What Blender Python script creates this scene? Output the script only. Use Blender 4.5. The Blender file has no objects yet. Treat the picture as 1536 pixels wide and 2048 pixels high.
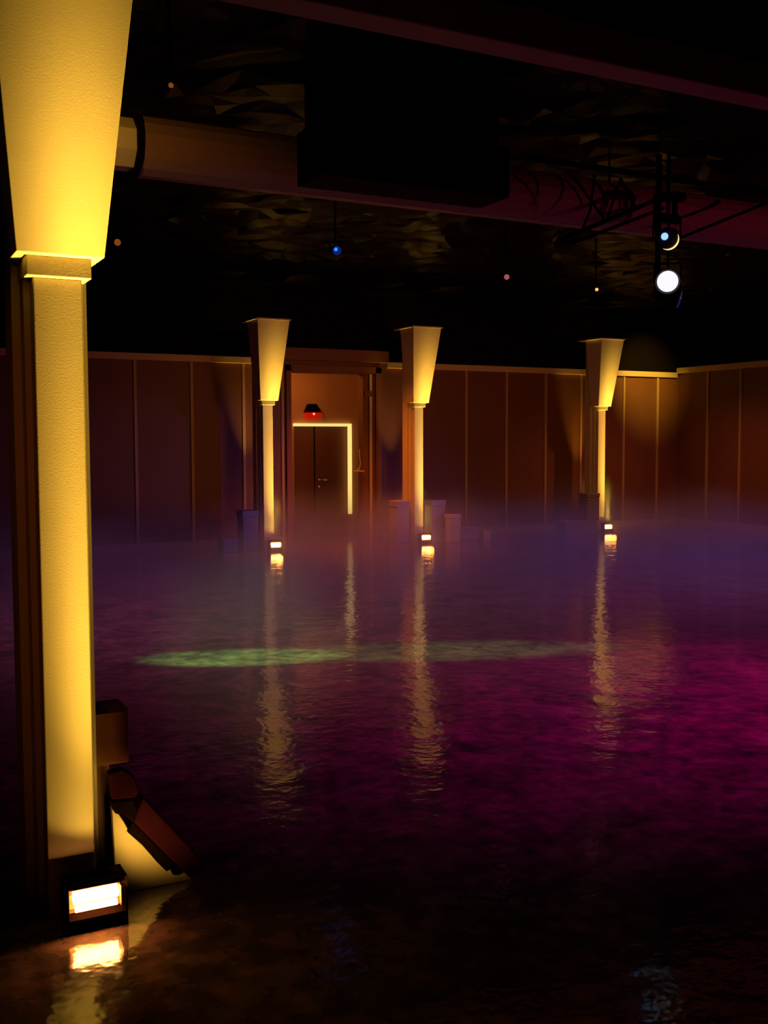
import bpy, bmesh, math, random
from mathutils import Vector, Matrix, Euler
S = bpy.context.scene
COL = S.collection
random.seed(7)

# ------------------------------------------------------------------ camera
F_PX, PITCH, YAW, ROLL = 2080.0, math.atan(141/2080), math.atan(.52), -0.003
cam_d = bpy.data.cameras.new('camera')
cam_d.sensor_fit = 'VERTICAL'; cam_d.sensor_height = 36; cam_d.sensor_width = 27
cam_d.lens = 36*F_PX/2048
cam_d.clip_end = 100
cam = bpy.data.objects.new('camera', cam_d); COL.objects.link(cam)
fw = Vector((math.sin(YAW)*math.cos(PITCH), math.cos(YAW)*math.cos(PITCH), -math.sin(PITCH)))
r0 = Vector((math.cos(YAW), -math.sin(YAW), 0)); u0 = r0.cross(fw)
rr = r0*math.cos(ROLL) + u0*math.sin(ROLL); uu = rr.cross(fw)
M = Matrix((rr, uu, -fw)).transposed().to_4x4(); M.translation = Vector((0, 0, 1.6))
cam.matrix_world = M
S.camera = cam

# ------------------------------------------------------------------ world, colour, sampling
w = bpy.data.worlds.new('world'); S.world = w; w.use_nodes = True
w.node_tree.nodes['Background'].inputs[0].default_value = (0.30, 0.12, 0.10, 1)
w.node_tree.nodes['Background'].inputs[1].default_value = 0.0
S.view_settings.view_transform = 'Standard'; S.view_settings.look = 'None'
S.view_settings.gamma = 1; S.view_settings.use_curve_mapping = False
S.view_settings.exposure = 0.0
S.cycles.use_denoising = True
S.cycles.max_bounces = 5; S.cycles.diffuse_bounces = 3; S.cycles.glossy_bounces = 3
S.cycles.volume_bounces = 0; S.cycles.transmission_bounces = 2
S.cycles.caustics_reflective = False; S.cycles.caustics_refractive = False
S.cycles.sample_clamp_indirect = 2.0
S.cycles.volume_step_rate = 2.0; S.cycles.volume_max_steps = 48

# ------------------------------------------------------------------ spots: coloured stage lights, floodlight spill and added unseen fills
def spot(name, loc, aim, power, color, size, blend=1.0, radius=.05, scale=None, twist=0, spec=1.0):
    d = bpy.data.lights.new(name, 'SPOT'); d.energy = power; d.color = color
    d.spot_size = math.radians(size); d.spot_blend = blend; d.shadow_soft_size = radius
    d.specular_factor = spec
    o = bpy.data.objects.new(name, d); COL.objects.link(o)
    q = (Vector(aim)-Vector(loc)).to_track_quat('-Z', 'Y')
    o.rotation_mode = 'QUATERNION'; o.rotation_quaternion = q
    o.location = loc
    if scale: o.scale = scale
    return o
SPOTS = [
    ('magenta_stage_light', (8.6, 3.2, 3.6), (5.2, 4.5, 0), 1250, (1, .0, .55), 50),
    ('violet_fill_light', (3.5, 1.5, 3.7), (3.4, 5.6, 0), 40, (.34, .07, .85), 80),
    ('blue_stage_light', (13.2, 5.5, 3.6), (9.3, 9.6, 0.2), 800, (.46, .20, 1.15), 60),
    ('crimson_side_light', (2.0, 8.6, 3.8), (3.4, 9.2, 0.1), 380, (.68, .17, .48), 110),
    ('purple_haze_light', (8.8, 6.8, 3.7), (7.5, 9.8, 0.1), 150, (.55, .16, .55), 95),
    ('warm_corner_light', (12.6, 12.5, 3.8), (12.6, 13.6, 0.1), 190, (1, .24, .14), 100),
    ('orange_doorway_fill', (6.9, 14.3, 3.85), (6.8, 13.9, 0.1), 560, (1, .17, .0), 75),  # added over the door, stands in for corridor light spilling into the haze
    ('warm_wall_fill', (7.5, 7.4, 2.6), (8.2, 15.2, 1.5), 240, (1, .33, .03), 100),  # added unseen fill that lifts the back wall
    ('crimson_duct_fill', (9.5, 1.2, 2.6), (8.2, 7.0, 3.55), 120, (1, .08, .24), 75),  # added out of view to redden the duct and beam
    ('amber_duct_fill', (.75, 6.2, 3.50), (2.0, 7.15, 3.56), 26, (1, .50, .06), 52),  # added behind the near capital to brighten the duct end
    ('warm_front_fill', (-.6, .9, 2.5), (.50, 3.75, 1.25), 14, (1, .22, .01), 36),  # added unseen fill for the near pillar's side strips
    ('floodlight_side_spill', (.80, 3.38, .13), (1.0, 3.70, .30), 8, (1, .55, .08), 90),
    ('floodlight_front_spill', (5.58, 14.01, .09), (5.5, 12.0, .12), 3, (1, .28, .03), 150),
    ('floodlight_front_spill', (8.08, 13.96, .09), (8.0, 12.0, .12), 3, (1, .28, .03), 150),
    ('floodlight_front_spill', (11.87, 14.16, .09), (11.8, 12.0, .12), 3, (1, .28, .03), 150),
]
for a in SPOTS: spot(*a, radius=1.0 if a[0] == 'warm_wall_fill' else .05, scale=(1, .45, 1) if a[0] == 'warm_wall_fill' else None)

# ------------------------------------------------------------------ materials
def mat(name, color, rough=.6, metal=0., emit=None, es=0., bump=0., bscale=40., mott=0., mscale=6., spec=.5):
    m = bpy.data.materials.new(name); m.use_nodes = True
    nt = m.node_tree; b = nt.nodes['Principled BSDF']
    b.inputs['Base Color'].default_value = (*color, 1)
    b.inputs['Roughness'].default_value = rough
    b.inputs['Metallic'].default_value = metal
    b.inputs['Specular IOR Level'].default_value = spec
    if emit:
        b.inputs['Emission Color'].default_value = (*emit, 1); b.inputs['Emission Strength'].default_value = es
    tc = nt.nodes.new('ShaderNodeTexCoord')
    if mott:
        n = nt.nodes.new('ShaderNodeTexNoise'); n.inputs['Scale'].default_value = mscale; n.inputs['Detail'].default_value = 6
        nt.links.new(tc.outputs['Object'], n.inputs['Vector'])
        mx = nt.nodes.new('ShaderNodeMix'); mx.data_type = 'RGBA'
        mx.inputs[6].default_value = (*[c*(1-mott) for c in color], 1)
        mx.inputs[7].default_value = (*[min(1, c*(1+mott)) for c in color], 1)
        nt.links.new(n.outputs['Fac'], mx.inputs[0]); nt.links.new(mx.outputs[2], b.inputs['Base Color'])
    if bump:
        n = nt.nodes.new('ShaderNodeTexNoise'); n.inputs['Scale'].default_value = bscale; n.inputs['Detail'].default_value = 4
        nt.links.new(tc.outputs['Object'], n.inputs['Vector'])
        bp = nt.nodes.new('ShaderNodeBump'); bp.inputs['Strength'].default_value = bump; bp.inputs['Distance'].default_value = .01
        nt.links.new(n.outputs['Fac'], bp.inputs['Height']); nt.links.new(bp.outputs[0], b.inputs['Normal'])
    return m
PAINT = mat('cream_paint', (.80, .72, .50), .55, mott=.06, mscale=9, bump=.04, bscale=160)
PANEL = mat('brown_wall_panel', (.20, .085, .04), .55, mott=.2, mscale=1.5)
BATTEN = mat('pale_batten', (.50, .36, .17), .5)
TRIM = mat('cream_trim', (.75, .62, .36), .5)
DARKW = mat('black_upper_wall', (.005, .003, .003), .9, spec=.1)
HEAD = mat('brown_header', (.22, .10, .05), .6)
BLACK = mat('black_metal', (.006, .002, .002), .7, spec=.02)
FOIL = mat('black_crumpled_lining', (.004, .003, .0025), .30, spec=.10)
FOIL.node_tree.nodes['Principled BSDF'].inputs['IOR'].default_value = 1.18
DUCT = mat('dull_duct_metal', (.30, .16, .12), .5, mott=.15, mscale=5)
BEAM = mat('brown_beam_paint', (.30, .17, .14), .6, mott=.15, mscale=3)
CORR = mat('corridor_wall_paint', (.62, .38, .22), .6)
DOORM = mat('brown_door_paint', (.20, .07, .04), .5)
MAROON = mat('maroon_cover', (.026, .003, .012), .8, spec=.04)
CREAMP = mat('cream_panel', (.74, .62, .40), .5, mott=.08)
WOOD = mat('brown_wood', (.22, .07, .02), .5, mott=.25, mscale=20)
CRATEV = mat('violet_grey_plastic', (.38, .30, .42), .5)
CRATEB = mat('blue_plastic', (.10, .14, .42), .5)
CRATEG = mat('grey_green_plastic', (.22, .20, .13), .5)
CRATEC = mat('cream_plastic', (.80, .62, .34), .5)
GLOW = mat('halogen_tube', (1, 1, 1), .4, emit=(1, .38, .08), es=34)
AMBER = mat('amber_reflector', (.25, .12, .05), .45, metal=.6)
WARMGLOW = mat('door_trim_glow', (1, .9, .6), .4, emit=(1, .70, .20), es=1.05)  # glow stands in for light on the inner door trim; corridor lampshade shares it
REDL = mat('red_lens', (.6, .02, .01), .3, emit=(1, .01, .0), es=.28)
REDH = mat('red_hot_bulb', (1, .2, .1), .3, emit=(1, .25, .12), es=2.2)
LENSW = mat('white_violet_lens', (1, 1, 1), .2, emit=(.93, .88, 1), es=1.08)
LENSB = mat('pale_blue_lens', (.5, .7, 1), .2, emit=(.25, .5, 1), es=1.5)
LENSD = mat('blue_lens', (.1, .2, 1), .2, emit=(.02, .08, .5), es=.12)
LENSDH = mat('blue_hot_lens', (.1, .3, 1), .2, emit=(.02, .25, 1), es=1.6)
LENSP = mat('pink_lens', (1, .4, .5), .2, emit=(1, .25, .3), es=.28)
LENSA = mat('warm_lens', (1, .6, .3), .2, emit=(1, .45, .15), es=1.2)
LENSO = mat('dim_orange_lens', (1, .5, .2), .2, emit=(.5, .14, .02), es=.35)
CRES = mat('yellow_rim_glint', (1, .8, .4), .2, emit=(1, .72, .28), es=.9)  # emissive crescent painted in for light reflected on the lens rim
CHROME = mat('worn_chrome', (.7, .6, .5), .25, metal=1)

def floor_mat():
    m = bpy.data.materials.new('polished_rink_floor'); m.use_nodes = True
    nt = m.node_tree; N = nt.nodes; L = nt.links; b = N['Principled BSDF']
    tc = N.new('ShaderNodeTexCoord')
    def noise(sc, det=5, vec=None, rough=.6):
        n = N.new('ShaderNodeTexNoise'); n.inputs['Scale'].default_value = sc; n.inputs['Detail'].default_value = det
        n.inputs['Roughness'].default_value = rough
        L.new(vec or tc.outputs['Object'], n.inputs['Vector']); return n.outputs['Fac']
    def ramp(x, a, bb, ca, cb):
        r = N.new('ShaderNodeValToRGB'); r.color_ramp.elements[0].position = a; r.color_ramp.elements[1].position = bb
        r.color_ramp.elements[0].color = (*ca, 1); r.color_ramp.elements[1].color = (*cb, 1); L.new(x, r.inputs[0]); return r.outputs[0]
    n1 = noise(2.6, 8); n2 = noise(11, 6)
    mx = N.new('ShaderNodeMath'); mx.operation = 'MULTIPLY'; L.new(n1, mx.inputs[0]); L.new(n2, mx.inputs[1])
    L.new(ramp(mx.outputs[0], .14, .42, (.035, .028, .026), (.34, .20, .15)), b.inputs['Base Color'])
    L.new(ramp(noise(3.4, 5), .3, .7, (.07,)*3, (.14,)*3), b.inputs['Roughness'])
    b.inputs['Specular IOR Level'].default_value = 1.0; b.inputs['IOR'].default_value = 1.95
    bp = N.new('ShaderNodeBump'); bp.inputs['Strength'].default_value = .5; bp.inputs['Distance'].default_value = .010
    n3 = noise(4.5, 3); n4 = noise(13, 2)
    ad = N.new('ShaderNodeMath'); ad.operation = 'MULTIPLY_ADD'; L.new(n4, ad.inputs[0]); ad.inputs[1].default_value = .30; L.new(n3, ad.inputs[2])
    L.new(ad.outputs[0], bp.inputs['Height']); L.new(bp.outputs[0], b.inputs['Normal'])
    return m
FLOOR = floor_mat()

# ------------------------------------------------------------------ mesh helpers
def bm_obj(name, bm, m, parent=None, bevel=0, smooth=False):
    me = bpy.data.meshes.new(name); bmesh.ops.recalc_face_normals(bm, faces=bm.faces)
    if smooth:
        for f in bm.faces: f.smooth = True
    bm.to_mesh(me); bm.free(); me.materials.append(m)
    o = bpy.data.objects.new(name, me); COL.objects.link(o)
    if parent: o.parent = parent
    if bevel:
        b = o.modifiers.new('bevel', 'BEVEL'); b.width = bevel; b.segments = 2; b.limit_method = 'ANGLE'
    return o
def box(bm, x0, x1, y0, y1, z0, z1):
    v = [bm.verts.new((x, y, z)) for x in (x0, x1) for y in (y0, y1) for z in (z0, z1)]
    for f in ((0,1,3,2),(4,6,7,5),(0,4,5,1),(2,3,7,6),(0,2,6,4),(1,5,7,3)): bm.faces.new([v[i] for i in f])
def boxes(name, m, lst, parent=None, bevel=0):
    bm = bmesh.new()
    for b in lst: box(bm, *b)
    return bm_obj(name, bm, m, parent, bevel)
def frustum(bm, a, z0, b, z1):            # a, b = (x0,x1,y0,y1)
    v0 = [bm.verts.new((x, y, z0)) for x, y in ((a[0],a[2]),(a[1],a[2]),(a[1],a[3]),(a[0],a[3]))]
    v1 = [bm.verts.new((x, y, z1)) for x, y in ((b[0],b[2]),(b[1],b[2]),(b[1],b[3]),(b[0],b[3]))]
    bm.faces.new(v0); bm.faces.new(v1)
    for i in range(4): bm.faces.new((v0[i], v0[(i+1)%4], v1[(i+1)%4], v1[i]))
def tube(bm, p, q, r, n=10, r2=None):
    p = Vector(p); q = Vector(q); d = (q-p).normalized()
    a = d.orthogonal().normalized(); c = d.cross(a)
    r2 = r if r2 is None else r2
    A = [bm.verts.new(p+(a*math.cos(t)+c*math.sin(t))*r) for t in [2*math.pi*i/n for i in range(n)]]
    B = [bm.verts.new(q+(a*math.cos(t)+c*math.sin(t))*r2) for t in [2*math.pi*i/n for i in range(n)]]
    bm.faces.new(A); bm.faces.new(B)
    for i in range(n): bm.faces.new((A[i], A[(i+1)%n], B[(i+1)%n], B[i]))
def prism_y(bm, pts, y0, y1):             # polygon in x,z extruded along y
    A = [bm.verts.new((x, y0, z)) for x, z in pts]; B = [bm.verts.new((x, y1, z)) for x, z in pts]
    bm.faces.new(A); bm.faces.new(B); n = len(pts)
    for i in range(n): bm.faces.new((A[i], A[(i+1)%n], B[(i+1)%n], B[i]))
def thing(name, loc, label, cat, group=None, rz=0):
    o = bpy.data.objects.new(name, None); COL.objects.link(o); o.location = loc; o.rotation_euler = (0, 0, rz)
    o.empty_display_size = .1
    o['label'] = label; o['category'] = cat
    if group: o['group'] = group
    return o
def tag(o, label, cat, group=None):
    o['label'] = label; o['category'] = cat
    if group: o['group'] = group
    return o
def struct(name, m, lst, bevel=0):
    o = boxes(name, m, lst, None, bevel); o['kind'] = 'structure'; return o

# ------------------------------------------------------------------ the room
U0, U1, V0, V1, ZC = -3.5, 14.32, -2.5, 15.25, 4.0
DU0, DU1, DZ = 6.29, 7.68, 2.69            # doorway in the back wall
bm = bmesh.new(); box(bm, U0-.3, U1+.3, V0-.3, 20.0, -.2, 0)
fl = bm_obj('floor', bm, FLOOR); fl['kind'] = 'structure'
wb = struct('wall_back', PANEL, [(U0, DU0, V1, V1+.2, 0, 2.9), (DU1, U1+.2, V1, V1+.2, 0, 2.9), (DU0, DU1, V1, V1+.2, DZ, 2.9)])
wr = struct('wall_right', PANEL, [(U1, U1+.2, V0, V1, 0, 2.97)])
struct('wall_left', PANEL, [(U0-.2, U0, V0, V1+.2, 0, ZC)])
struct('wall_front', PANEL, [(U0-.2, U1+.2, V0-.2, V0, 0, ZC)])
struct('trim_1', DARKW, [(U0, U1+.2, V1, V1+.2, 2.9, ZC)])                 # black wall zone over the panels
struct('trim_2', DARKW, [(U1, U1+.2, V0, V1, 2.97, ZC)])
struct('trim_3', TRIM, [(U0, DU0-.16, V1-.05, V1, 2.80, 2.9), (DU1+.30, U1-.06, V1-.05, V1, 2.80, 2.9)], .006)
struct('trim_4', TRIM, [(U1-.05, U1, V0, V1, 2.88, 2.99)], .006)
struct('trim_5', HEAD, [(DU0-.16, DU1+.30, V1-.10, V1, 2.88, 3.07)], .006)  # header over the doorway
struct('trim_6', HEAD, [(DU0-.10, DU0-.02, V1-.06, V1, 0, 2.80), (DU0-.10, DU1+.18, V1-.06, V1, DZ+.02, 2.80), (DU1+.08, DU1+.18, V1-.06, V1, 0, 2.80)])
struct('baseboard_back', BATTEN, [(U0, DU0-.11, V1-.03, V1, 0, .11), (DU1+.19, U1-.04, V1-.03, V1, 0, .11)])
struct('baseboard_right', BATTEN, [(U1-.03, U1, V0, V1-.04, 0, .11)])
for u in (-2.1, -1.24, -.39, .46, 1.31, 2.15, 2.99, 3.83, 4.68, 5.50, 6.14, 8.62, 9.52, 10.35, 11.19, 11.98, 12.98, 13.80):
    boxes('batten', BATTEN, [(u-.022, u+.022, V1-.022, V1, .11, 2.80)], wb)
for v in [14.46-.8*k for k in range(20)]:
    boxes('batten', BATTEN, [(U1-.022, U1, v-.022, v+.022, .11, 2.88)], wr)

# ceiling: crumpled glossy black lining
bm = bmesh.new()
nx, ny = 100, 100
g = [[bm.verts.new((U0 + (U1-U0)*(i + random.uniform(-.35, .35)*(0 < i < nx))/nx, V0 + (V1-V0)*(j+random.uniform(-.35, .35)*(0 < j < ny))/ny,
      ZC + random.uniform(-.035, .0) + .03*math.sin(i*.9+2*math.sin(j*.37))*math.cos(j*.7))) for j in range(ny+1)] for i in range(nx+1)]
for i in range(nx):
    for j in range(ny):
        a, b, c, d = g[i][j], g[i+1][j], g[i+1][j+1], g[i][j+1]
        if random.random() < .5: bm.faces.new((a, b, c)); bm.faces.new((a, c, d))
        else: bm.faces.new((a, b, d)); bm.faces.new((b, c, d))
ce = bm_obj('ceiling', bm, FOIL); ce['kind'] = 'structure'

# corridor behind the doorway
CV = 16.9
struct('wall_corridor', CORR, [(5.6, 7.02, CV, CV+.2, 0, 1.88), (8.10, 9.4, CV, CV+.2, 0, 1.88), (5.6, 9.4, CV, CV+.2, 1.88, 3.2)])
struct('wall_corridor_right', CORR, [(8.36, 8.5, V1+.2, CV, 0, 3.2)])
struct('wall_corridor_left', CORR, [(5.6, 5.75, V1+.2, CV, 0, 3.2)])
struct('ceiling_corridor', CORR, [(5.6, 8.5, V1+.2, CV, 3.2, 3.3)])
dn = boxes('door_1', DOORM, [(6.95, 8.12, CV+.06, CV+.11, 0, 1.90)]); dn['kind'] = 'structure'
boxes('door_seam', BLACK, [(7.42, 7.44, CV+.05, CV+.07, 0, 1.88)], dn)
hb = bmesh.new(); tube(hb, (7.48, CV+.03, .92), (7.66, CV+.03, .92), .012); tube(hb, (7.5, CV+.06, .92), (7.5, CV+.02, .92), .02); tube(hb, (7.5, CV+.06, .80), (7.5, CV+.03, .80), .022)
bm_obj('door_handle', hb, CHROME, dn, smooth=True)
st = thing('door_trim_glow', (7.5, CV, 0), 'cream door trim framing the head and right jamb of the inner doorway, its light put in as glow', 'trim')  # brightly lit door trim made as emissive strips, not a lamp
boxes('glowing_trim', WARMGLOW, [(7.0-7.5, 8.12-7.5, -.05, 0, 1.87, 1.92)], st, .01)['label'] = 'horizontal trim over the doorway, its light put in as glow'
boxes('glowing_trim', WARMGLOW, [(8.05-7.5, 8.12-7.5, -.05, 0, 0.30, 1.865)], st, .01)['label'] = 'vertical trim along the right jamb, its light put in as glow'
bc = thing('warning_beacon', (7.34, CV, 2.0), 'red warning lamp under a dark hood above the glowing doorway', 'warning light')
bm = bmesh.new(); prism_y(bm, [(-.13, .0), (.13, .0), (.15, .03), (.15, .08), (.13, .11), (-.13, .11), (-.15, .08), (-.15, .03)], -.16, -.02)
bm_obj('red_lens', bm, REDL, bc, .01)['label'] = 'glowing red lens'
bm = bmesh.new(); frustum(bm, (-.14, .14, -.17, 0), .112, (-.07, .07, -.12, 0), .26); bm_obj('hood', bm, BLACK, bc, .01)
bm = bmesh.new(); bmesh.ops.create_uvsphere(bm, u_segments=12, v_segments=8, radius=.02); bmesh.ops.translate(bm, vec=(-.01, -.165, .085), verts=bm.verts)
bm_obj('bulb', bm, REDH, bc, smooth=True)
# right jamb of the doorway: pale edge strip, hinge block, brown pilaster
jm = struct('trim_7', HEAD, [(DU1-.12, DU1-.02, V1+.02, V1+.2, 0, DZ)])
boxes('edge_strip', TRIM, [(DU1-.02, DU1+.02, V1-.03, V1-.005, 0.0, DZ)], jm)['label'] = 'pale vertical edge strip'
boxes('hinge_block', WOOD, [(DU1-.10, DU1+.0, V1-.07, V1-.031, 2.33, 2.42)], jm)
cb = bmesh.new()
pts = [(7.47, V1-.02, 1.48), (7.475, V1-.02, 1.36), (7.49, V1-.02, 1.24), (7.47, V1-.02, 1.16), (7.42, V1-.02, 1.12)]
for a, b in zip(pts, pts[1:]): tube(cb, a, b, .008, 8)
tube(cb, (7.38, V1-.02, 1.12), (7.56, V1-.02, 1.115), .012, 8)
tag(bm_obj('hanging_cord', cb, TRIM), 'thin pale cord hanging at the right side of the doorway', 'cord')

# corridor lamp
cl = thing('corridor_lamp', (6.3, 15.95, 3.16), 'warm lamp under the corridor ceiling hidden left of the doorway', 'lamp')
bm = bmesh.new(); tube(bm, (0, 0, -.10), (0, 0, -.02), .10, 20, .12); bm_obj('lamp_shade', bm, WARMGLOW, cl)
bm = bmesh.new(); tube(bm, (0, 0, -.02), (0, 0, .04), .13, 20); bm_obj('ceiling_plate', bm, BLACK, cl)
pd = bpy.data.lights.new('corridor_light', 'POINT'); pd.energy = 16; pd.color = (1, .36, .06); pd.shadow_soft_size = .12
po = bpy.data.objects.new('corridor_light', pd); COL.objects.link(po); po.location = (6.35, 15.9, 2.86)

# ------------------------------------------------------------------ columns
def uplight(name, loc, k, floor_k=0.05):
    """floodlight with a narrow upward throw (a procedural photometric profile)"""
    d = bpy.data.lights.new(name, 'POINT'); d.energy = k; d.color = (1, .56, .07); d.shadow_soft_size = .025
    d.use_nodes = True; nt = d.node_tree; em = nt.nodes['Emission']
    ge = nt.nodes.new('ShaderNodeNewGeometry'); sx = nt.nodes.new('ShaderNodeSeparateXYZ'); nt.links.new(ge.outputs['Incoming'], sx.inputs[0])
    def mt(op, a, b=None, c=None, clamp=False):
        n = nt.nodes.new('ShaderNodeMath'); n.operation = op; n.use_clamp = clamp
        for i, q in enumerate((a, b, c)):
            if q is None: continue
            if isinstance(q, (int, float)): n.inputs[i].default_value = q
            else: nt.links.new(q, n.inputs[i])
        return n.outputs[0]
    z = mt('MULTIPLY', sx.outputs['Z'], ZSIGN)
    s2 = mt('SUBTRACT', 1.0, mt('MULTIPLY', z, z))
    s = mt('SQRT', mt('MAXIMUM', s2, 0.0))
    prof = mt('DIVIDE', 1.0, mt('ADD', mt('POWER', s, 2.75), .0007))
    cut = nt.nodes.new('ShaderNodeMapRange'); cut.interpolation_type = 'SMOOTHSTEP'
    nt.links.new(z, cut.inputs[0]); cut.inputs[1].default_value = .42; cut.inputs[2].default_value = .62; cut.inputs[3].default_value = 0; cut.inputs[4].default_value = 1
    bo = nt.nodes.new('ShaderNodeMapRange'); bo.interpolation_type = 'SMOOTHSTEP'; nt.links.new(s, bo.inputs[0])
    for i_, q_ in enumerate((.10, .42, 3.0, 1.0)): bo.inputs[i_+1].default_value = q_
    prof = mt('MULTIPLY', prof, bo.outputs[0])
    sh = nt.nodes.new('ShaderNodeMapRange'); sh.interpolation_type = 'SMOOTHSTEP'     # shield on the hall side of the lamp
    nt.links.new(mt('MULTIPLY', sx.outputs['Y'], ZSIGN), sh.inputs[0])
    for i_, q_ in enumerate((-.078, .008, 0.0, 1.0)): sh.inputs[i_+1].default_value = q_
    prof = mt('MULTIPLY', prof, sh.outputs[0])
    nt.links.new(mt('MULTIPLY', prof, cut.outputs[0]), em.inputs['Strength'])
    o = bpy.data.objects.new(name, d); COL.objects.link(o); o.location = loc
    return o
ZSIGN = 1.0
UPK = .68
def make_column(u, v, label):
    t = thing('pillar', (u, v, 0), label, 'pillar', 'cream pillars lit from below')
    boxes('shaft', PAINT, [(-.0775, .0775, 0, .08, .0, 2.135)], t, .004)
    boxes('fillet', PAINT, [(-.0975, .0975, .08, .16, 0, 2.135)], t, .003)
    boxes('back_post', PAINT, [(-.125, .125, .16, .31, 0, 3.34)], t, .003)
    boxes('neck', PAINT, [(-.1025, .1025, -.035, .16, 2.135, 2.2)], t, .003)
    bm = bmesh.new(); frustum(bm, (-.137, .137, -.075, .159), 2.2, (-.245, .245, -.27, .159), 3.34)
    bm_obj('capital', bm, PAINT, t, .003)
    boxes('cap_flange', PAINT, [(-.265, .265, -.29, .34, 3.34, 3.36)], t, .003)
    return t
def make_lamp(u, v, label, rz=0):
    t = thing('floodlight', (u, v, 0), label, 'floodlight', 'floodlights at the pillar feet', rz)
    # open-fronted housing: back is +y, window faces -y
    boxes('housing', BLACK, [(-.10, .10, .045, .055, .03, .165), (-.10, .10, -.05, .045, .03, .045), (-.10, -.09, -.05, .045, .045, .165),
                             (.09, .10, -.05, .045, .045, .165), (-.09, .09, -.05, .0, .145, .155)], t, .003)
    boxes('foot_bar', BLACK, [(-.10, -.07, -.05, .05, 0, .029), (.07, .10, -.05, .05, 0, .029), (-.07, .07, -.01, .02, 0, .02)], t, .002)
    bm = bmesh.new()
    for k in range(6):
        a0 = math.pi*k/6; a1 = math.pi*(k+1)/6
        p0 = (.035*math.sin(a0), .095+.045*math.cos(a0)); p1 = (.035*math.sin(a1), .095+.045*math.cos(a1))
        vs = [bm.verts.new((x, y, z)) for x, (y, z) in ((-.088, p0), (.088, p0), (.088, p1), (-.088, p1))]; bm.faces.new(vs)
    bm_obj('reflector', bm, AMBER, t)
    bm = bmesh.new(); tube(bm, (-.072, -.02, .108), (.072, -.02, .108), .021, 14); bm_obj('tube', bm, GLOW, t, smooth=True)
    bm = bmesh.new(); tube(bm, (-.068, -.03, .074), (.068, -.03, .074), .011, 14); bm_obj('tube', bm, GLOW, t, smooth=True)
    boxes('end_clip', AMBER, [(.078, .086, -.045, -.01, .06, .13)], t, .002)
    return t
COLS = [(.645, 3.55, 'nearest cream pillar at the left edge with flared capital, lit from below', 'nearest floodlight glowing on the floor at the foot of the closest pillar'),
        (5.53, 14.30, 'distant cream pillar just left of the lit doorway, flared capital', 'small glowing floodlight at the foot of the pillar left of the doorway'),
        (8.03, 14.25, 'distant cream pillar just right of the lit doorway, flared capital', 'small glowing floodlight at the foot of the pillar right of the doorway'),
        (11.82, 14.45, 'farthest cream pillar at the right, near the bright corner of the wall', 'small glowing floodlight at the foot of the rightmost far pillar')]
for u, v, l1, l2 in COLS:
    make_column(u, v, l1)
    make_lamp(u+.05, v-.115, l2)
    uplight('floodlight_beam', (u+.065, v-.115, .20), UPK*(.82 if v < 5 else 1))

# unseen spots added to brighten the wall: corner from above, behind far pillars from below
spot('corner_wall_fill', (12.9, 13.3, 3.75), (13.45, 15.22, 2.80), 300, (1, .56, .06), 48, 1.0, .05)
for u, v in ((5.62, 14.85), (8.12, 14.85), (11.95, 14.95)):
    spot('wall_graze_fill', (u, v, .25), (u-.12, 15.2, 2.85), 230, (1, .50, .05), 24, 1.0, .02)  # added behind each far pillar to light the wall and trim

# ------------------------------------------------------------------ stage gear beside the near pillar
t = thing('wedge_monitor', (0, 3.62, 0), 'cream sided wedge monitor with sloping maroon cover beside the nearest pillar', 'stage monitor')
bm = bmesh.new(); prism_y(bm, [(.81, .0), (1.085, .0), (1.06, .05), (1.0, .06), (.94, .12), (.86, .22), (.84, .262), (.80, .33)], 0, .03)
bm_obj('side_panel', bm, CREAMP, t, .004)
bm = bmesh.new(); prism_y(bm, [(.82, .0), (1.06, .0), (1.04, .035), (.99, .05), (.92, .12), (.84, .21), (.81, .30)], .031, .165)
bm_obj('cabinet', bm, BLACK, t, .004)
bm = bmesh.new(); prism_y(bm, [(.905, .346), (1.112, .083), (1.112, .045), (1.093, .02), (1.07, .018), (.868, .262)], -.03, .165)
bm_obj('sloping_cover', bm, MAROON, t, .008)
bm = bmesh.new(); prism_y(bm, [(.866, .259), (1.045, .04), (1.03, .035), (1.01, .04), (1.0, .062), (.985, .058), (.95, .10), (.90, .17), (.85, .225)], -.02, .0)
bm_obj('dark_edge_strip', bm, BLACK, t)  # plain dark strip along the lower edge of the cover
bm = bmesh.new(); prism_y(bm, [(0.775, 0.465), (0.825, 0.475), (0.865, 0.440), (0.880, 0.380), (0.865, 0.365), (0.785, 0.370)], -.075, -.032)
bm_obj('bracket_plate', bm, MAROON, t, .006)
bm = bmesh.new(); prism_y(bm, [(0.777, 0.365), (0.860, 0.360), (0.870, 0.320), (0.860, 0.275), (0.825, 0.310), (0.795, 0.320)], -.075, -.032)
bm_obj('bracket_arm', bm, BLACK, t, .004)
t = thing('speaker_stand', (.80, 3.80, 0), 'brown wooden post standing behind the nearest pillar', 'stand')
boxes('post', WOOD, [(-.04, .035, 0, .06, .02, .43)], t, .004)
boxes('foot', WOOD, [(-.08, .07, -.04, .12, 0, .02)], t, .004)
t = thing('small_speaker', (.80, 3.75, .43), 'orange-brown box speaker mounted on the post beside the nearest pillar', 'speaker')
boxes('cabinet', WOOD, [(-.09, .095, .0, .15, .0, .205)], t, .006)
boxes('grille', WOOD, [(-.078, .083, -.006, .0, .012, .193)], t)

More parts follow.
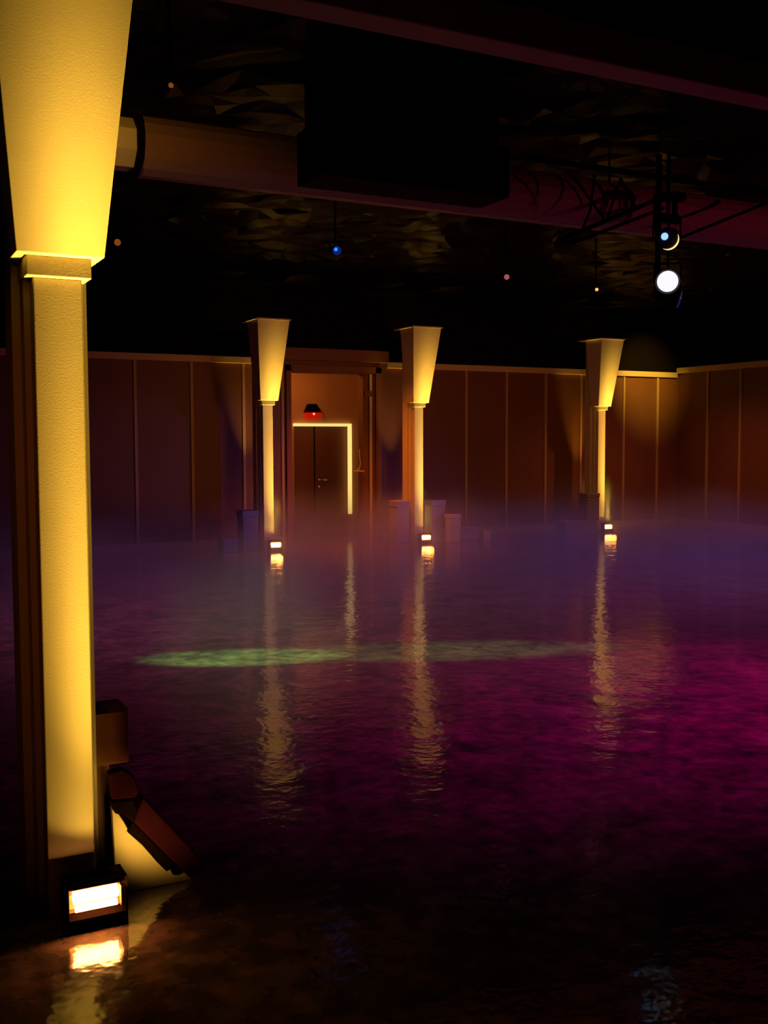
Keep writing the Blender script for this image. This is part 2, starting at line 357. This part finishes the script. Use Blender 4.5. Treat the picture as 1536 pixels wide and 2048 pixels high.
# ------------------------------------------------------------------ boxes around the far pillars
def crate(u, v, z, sx, sy, sz, m, label, group='boxes around the far pillars', name='storage_box', cat='box'):
    t = thing(name, (u, v, z), label, cat, group)
    boxes('body', m, [(-sx/2, sx/2, -sy/2, sy/2, 0, sz*.86)], t, .01)
    boxes('lid', m, [(-sx/2-.008, sx/2+.008, -sy/2-.008, sy/2+.008, sz*.86+.001, sz)], t, .006)
    return t
crate(5.255, 14.45, 0, .24, .26, .60, CRATEB, 'tall dark blue box standing left of the pillar beside the doorway')
crate(4.93, 14.42, 0, .22, .24, .21, CRATEB, 'low blue box in the haze, farthest left on the floor')
crate(7.77, 14.42, 0, .22, .26, .67, CRATEV, 'tall violet grey box just left of the pillar right of the doorway')
crate(8.42, 14.42, 0, .25, .24, .67, CRATEV, 'tall violet grey box just right of the pillar right of the doorway')
crate(8.60, 14.16, 0, .20, .16, .44, CRATEC, 'cream box in front of the tall violet grey box')
crate(9.02, 14.42, 0, .34, .24, .22, CRATEV, 'low violet grey box right of the cream box')
crate(9.28, 14.30, 0, .15, .20, .15, CRATEC, 'smallest cream box, rightmost beside the doorway pillar')
crate(11.02, 14.12, 0, .66, .26, .25, CRATEV, 'wide low box in front of the rightmost far pillar')
crate(11.28, 14.10, .251, .26, .22, .46, CRATEG, 'grey green box standing on the wide low box')

# ------------------------------------------------------------------ overhead: beam, duct, truss, fixtures
tag(boxes('ceiling_beam', BEAM, [(-2.5, 14.0, 4.80, 5.0, 3.74, 3.95)], None, .01), 'wide brown red beam crossing the ceiling nearest the viewer', 'beam')
def octo(bm, u0, u1, v, z, r, n=8):
    ang = [math.pi/n + 2*math.pi*i/n for i in range(n)]
    A = [bm.verts.new((u0, v+r*math.cos(a), z+r*math.sin(a))) for a in ang]; B = [bm.verts.new((u1, v+r*math.cos(a), z+r*math.sin(a))) for a in ang]
    bm.faces.new(A); bm.faces.new(B)
    for i in range(n): bm.faces.new((A[i], A[(i+1)%n], B[(i+1)%n], B[i]))
t = thing('ventilation_duct', (0, 7.15, 3.60), 'long pale faceted duct crossing under the ceiling', 'duct')
bm = bmesh.new(); octo(bm, -3.3, 1.80, 0, 0, .175); bm_obj('end_section', bm, mat('cream_duct', (.7, .6, .42), .5), t)
bm = bmesh.new(); octo(bm, 1.801, 1.84, 0, 0, .21, 16); bm_obj('flange', bm, BLACK, t)
bm = bmesh.new(); octo(bm, 1.841, 13.8, 0, 0, .205, 16); bm_obj('main_section', bm, DUCT, t)
for u in (-2, 5.9, 9.5):
    bm = bmesh.new(); tube(bm, (u, 0, .20), (u, 0, .38), .01, 6); bm_obj('hanger_rod', bm, BLACK, t)
t = thing('black_unit', (3.62, 6.62, 3.37), 'black box unit hung in front of the duct', 'unit')
boxes('casing', BLACK, [(-.75, .76, -.2, .2, 0, .36)], t, .01)
boxes('top_rail', BLACK, [(-.75, .76, -.05, .05, .361, .66)], t)

def pipes(name, label, cat, segs, r, m=BLACK, parent=None):
    bm = bmesh.new()
    for a, b in segs: tube(bm, a, b, r, 8)
    o = bm_obj(name, bm, m, parent)
    return tag(o, label, cat) if label else o
tr = thing('lighting_truss', (5.9, 6.6, 3.6), 'black lattice truss hanging in front of the duct', 'truss')
L0 = Vector((5.9, 6.6, 3.6))
def TL(*p): return [tuple(Vector(q)-L0) for q in p]
def chord(name, segs, r): return pipes(name, None, None, [tuple(TL(a, b)) for a, b in segs], r, BLACK, tr)
chord('chord', [((4.6, 6.6, 3.735), (8.6, 6.6, 3.735))], .025)
chord('chord', [((4.95, 6.6, 3.14), (6.05, 6.6, 3.60))], .018)
chord('chord', [((5.15, 6.7, 3.15), (6.1, 6.7, 3.52))], .014)
chord('bracing', [((5.05, 6.6, 3.68), (5.42, 6.6, 3.33)), ((5.42, 6.6, 3.33), (5.56, 6.6, 3.68)), ((5.56, 6.6, 3.68), (5.72, 6.6, 3.46)),
                  ((5.30, 6.6, 3.68), (5.26, 6.6, 3.40)), ((5.26, 6.6, 3.40), (5.17, 6.6, 3.22))], .011)
chord('stay_rod', [((6.12, 6.6, 3.24), (7.2, 6.6, 3.66))], .013)
chord('drop_pipe', [((6.10, 6.76, 3.97), (6.10, 6.76, 2.86)), ((5.93, 6.6, 3.60), (5.93, 6.6, 3.3)), ((6.13, 6.6, 3.62), (6.13, 6.6, 3.4))], .024)
chord('clamp', [((5.98, 6.6, 3.58), (6.22, 6.6, 3.60)), ((5.92, 6.55, 3.40), (6.12, 6.55, 3.40)), ((5.96, 6.57, 3.25), (6.1, 6.57, 3.25))], .04)

def fixture(loc, aim, r, L, lens, label, group='stage lights hung under the ceiling', hot=None, top=None, cresc=False, hood=0):
    t = thing('stage_light', loc, label, 'stage light', group)
    d = (Vector(aim)-Vector(loc)).normalized()
    side = d.cross(Vector((0, 0, 1))).normalized()
    bm = bmesh.new()
    tube(bm, -d*(L*.75), -d*.012, r*.8, 20, r*1.12); tube(bm, -d*L, -d*(L*.75), r*.5, 20, r*.8)
    bm_obj('can', bm, BLACK, t, smooth=False)
    bm = bmesh.new(); tube(bm, -d*.011, d*.004, r, 24, r*.9); bm_obj('lens', bm, lens, t)
    bm = bmesh.new(); c = -d*(L*.45); up = Vector((0, 0, r*1.7))
    tube(bm, c+side*r*1.25, c+side*r*1.25+up, .008, 6); tube(bm, c-side*r*1.25, c-side*r*1.25+up, .008, 6); tube(bm, c+side*r*1.25+up, c-side*r*1.25+up, .008, 6)
    tube(bm, c+up, c+Vector((0, 0, (top or 3.97)-loc[2])), .01, 6)
    bm_obj('yoke', bm, BLACK, t)
    if hood:
        bm = bmesh.new(); n = 24; up2 = side.cross(d)
        rings = [[bm.verts.new(d*x+(side*math.cos(2*math.pi*k/n)+up2*math.sin(2*math.pi*k/n))*q) for k in range(n)] for x, q in ((-.01, r*1.10), (hood, r*1.16), (hood, r*1.12), (-.01, r*1.04))]
        for a_, b_ in zip(rings, rings[1:]):
            for k in range(n): bm.faces.new((a_[k], a_[(k+1)%n], b_[(k+1)%n], b_[k]))
        bm_obj('hood', bm, BLACK, t)  # long snoot added to keep the lens reflection off the floor
    if hot:
        bm = bmesh.new(); bmesh.ops.create_uvsphere(bm, u_segments=10, v_segments=8, radius=r*.34); bmesh.ops.translate(bm, vec=d*.012+side*r*.35+Vector((0,0,r*.3)), verts=bm.verts)
        bm_obj('bulb', bm, hot, t, smooth=True)
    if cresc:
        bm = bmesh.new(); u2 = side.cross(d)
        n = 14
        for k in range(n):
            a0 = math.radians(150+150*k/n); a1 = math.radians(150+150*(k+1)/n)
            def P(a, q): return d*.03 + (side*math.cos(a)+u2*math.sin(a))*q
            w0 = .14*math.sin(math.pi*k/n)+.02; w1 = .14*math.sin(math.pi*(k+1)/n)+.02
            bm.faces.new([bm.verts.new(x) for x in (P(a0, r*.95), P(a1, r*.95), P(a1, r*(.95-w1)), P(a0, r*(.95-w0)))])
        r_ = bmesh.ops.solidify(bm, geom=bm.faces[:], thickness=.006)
        bm_obj('rim_glint', bm, CRES, t)['label'] = 'yellow crescent of reflected light on the lens rim'
    return t
CAM = (0, 0, 1.6)
fixture((5.90, 6.42, 2.87), (.2, .2, 1.6), .083, .26, LENSW, 'brightest stage light with glaring white lens, lower of the pair on the truss', top=3.9, hood=.46)
fixture((5.90, 6.42, 3.20), (1.5, .4, 1.4), .085, .24, mat('dark_lens', (.03, .03, .05), .15), 'stage light with yellow crescent and small blue glow, upper of the pair on the truss', hot=LENSB, cresc=True, top=3.9)
fixture((6.15, 6.55, 2.76), (7.6, 5.6, 2.3), .075, .22, LENSD, 'angled dark stage light with thin violet edge below the brightest one', top=3.9)
fixture((4.24, 9.10, 3.41), (2.4, 1.5, 1.5), .045, .22, LENSD, 'small blue stage light left of centre under the ceiling', hot=LENSDH)
fixture((6.55, 9.65, 3.40), (3, 0, 1.2), .03, .20, LENSP, 'small pinkish stage light in the middle of the ceiling')
fixture((8.05, 9.96, 3.40), (3, 0, 1.2), .02, .16, LENSA, 'tiny warm stage light left of the brightest one')
fixture((2.27, 9.56, 3.40), (1, 0, 1.2), .03, .18, LENSO, 'dim orange stage light beside the nearest pillar capital')
fixture((1.54, 5.28, 3.40), (1, 0, 1.2), .013, .12, LENSO, 'tiny dim stage light above the left end of the duct')

# ------------------------------------------------------------------ green light streak
for (gx, gy), size, power in (((2.60, 7.28), 31, 950), ((4.0, 6.80), 58, 240)):
    gl = spot('green_stage_light', (gx, gy-.25, 3.15), (gx, gy, 0), power, (.30, 1, .22), size, .7, .01, scale=(1, .42 if size < 40 else .26, 1))
    d = (Vector((gx, gy, 0))-gl.location).normalized(); zd = -d
    xd = Vector((.93, -.37, 0)); xd = (xd - d*xd.dot(d)).normalized(); yd = zd.cross(xd)
    gl.rotation_quaternion = Matrix((xd, yd, zd)).transposed().to_quaternion()

# ------------------------------------------------------------------ low haze over the floor
def haze():
    bm = bmesh.new(); box(bm, U0+.02, U1-.04, 3.95, V1-.11, .012, 1.45)
    m = bpy.data.materials.new('low_haze'); m.use_nodes = True; nt = m.node_tree; N = nt.nodes; L = nt.links
    N.remove(N['Principled BSDF'])
    sc = N.new('ShaderNodeVolumeScatter'); sc.inputs['Color'].default_value = (1, 1, 1, 1); sc.inputs['Anisotropy'].default_value = .2
    L.new(sc.outputs[0], N['Material Output'].inputs['Volume'])
    tc = N.new('ShaderNodeTexCoord'); sx = N.new('ShaderNodeSeparateXYZ'); L.new(tc.outputs['Object'], sx.inputs[0])
    def mr(x, a, b, c, d, interp='SMOOTHSTEP'):
        n = N.new('ShaderNodeMapRange'); n.interpolation_type = interp; L.new(x, n.inputs[0])
        for i, q in enumerate((a, b, c, d)): n.inputs[i+1].default_value = q
        return n.outputs[0]
    def mul(a, b):
        n = N.new('ShaderNodeMath'); n.operation = 'MULTIPLY'
        for i, q in enumerate((a, b)):
            if isinstance(q, float): n.inputs[i].default_value = q
            else: L.new(q, n.inputs[i])
        return n.outputs[0]
    no = N.new('ShaderNodeTexNoise'); no.inputs['Scale'].default_value = .9; no.inputs['Detail'].default_value = 3; L.new(tc.outputs['Object'], no.inputs['Vector'])
    top = N.new('ShaderNodeMath'); top.operation = 'MULTIPLY_ADD'; L.new(no.outputs['Fac'], top.inputs[0]); top.inputs[1].default_value = 1.1; top.inputs[2].default_value = -.55
    zz = N.new('ShaderNodeMath'); zz.operation = 'SUBTRACT'; L.new(sx.outputs['Z'], zz.inputs[0]); L.new(top.outputs[0], zz.inputs[1])
    vert = mr(zz.outputs[0], .05, .92, 1, 0)
    far = mr(sx.outputs['Y'], 5.0, 15.5, 0.12, 1.5, 'LINEAR')
    cl = mr(no.outputs['Fac'], .3, .7, .5, 1.4)
    L.new(mul(mul(mul(vert, far), cl), HAZE), sc.inputs['Density'])
    box(bm, 5.77, 8.34, V1+.22, CV-.06, .012, 1.45)
    o = bm_obj('low_haze', bm, m); o['kind'] = 'stuff'
    return tag(o, 'low drifting stage haze lying over the far half of the floor', 'haze')
HAZE = .21
haze()
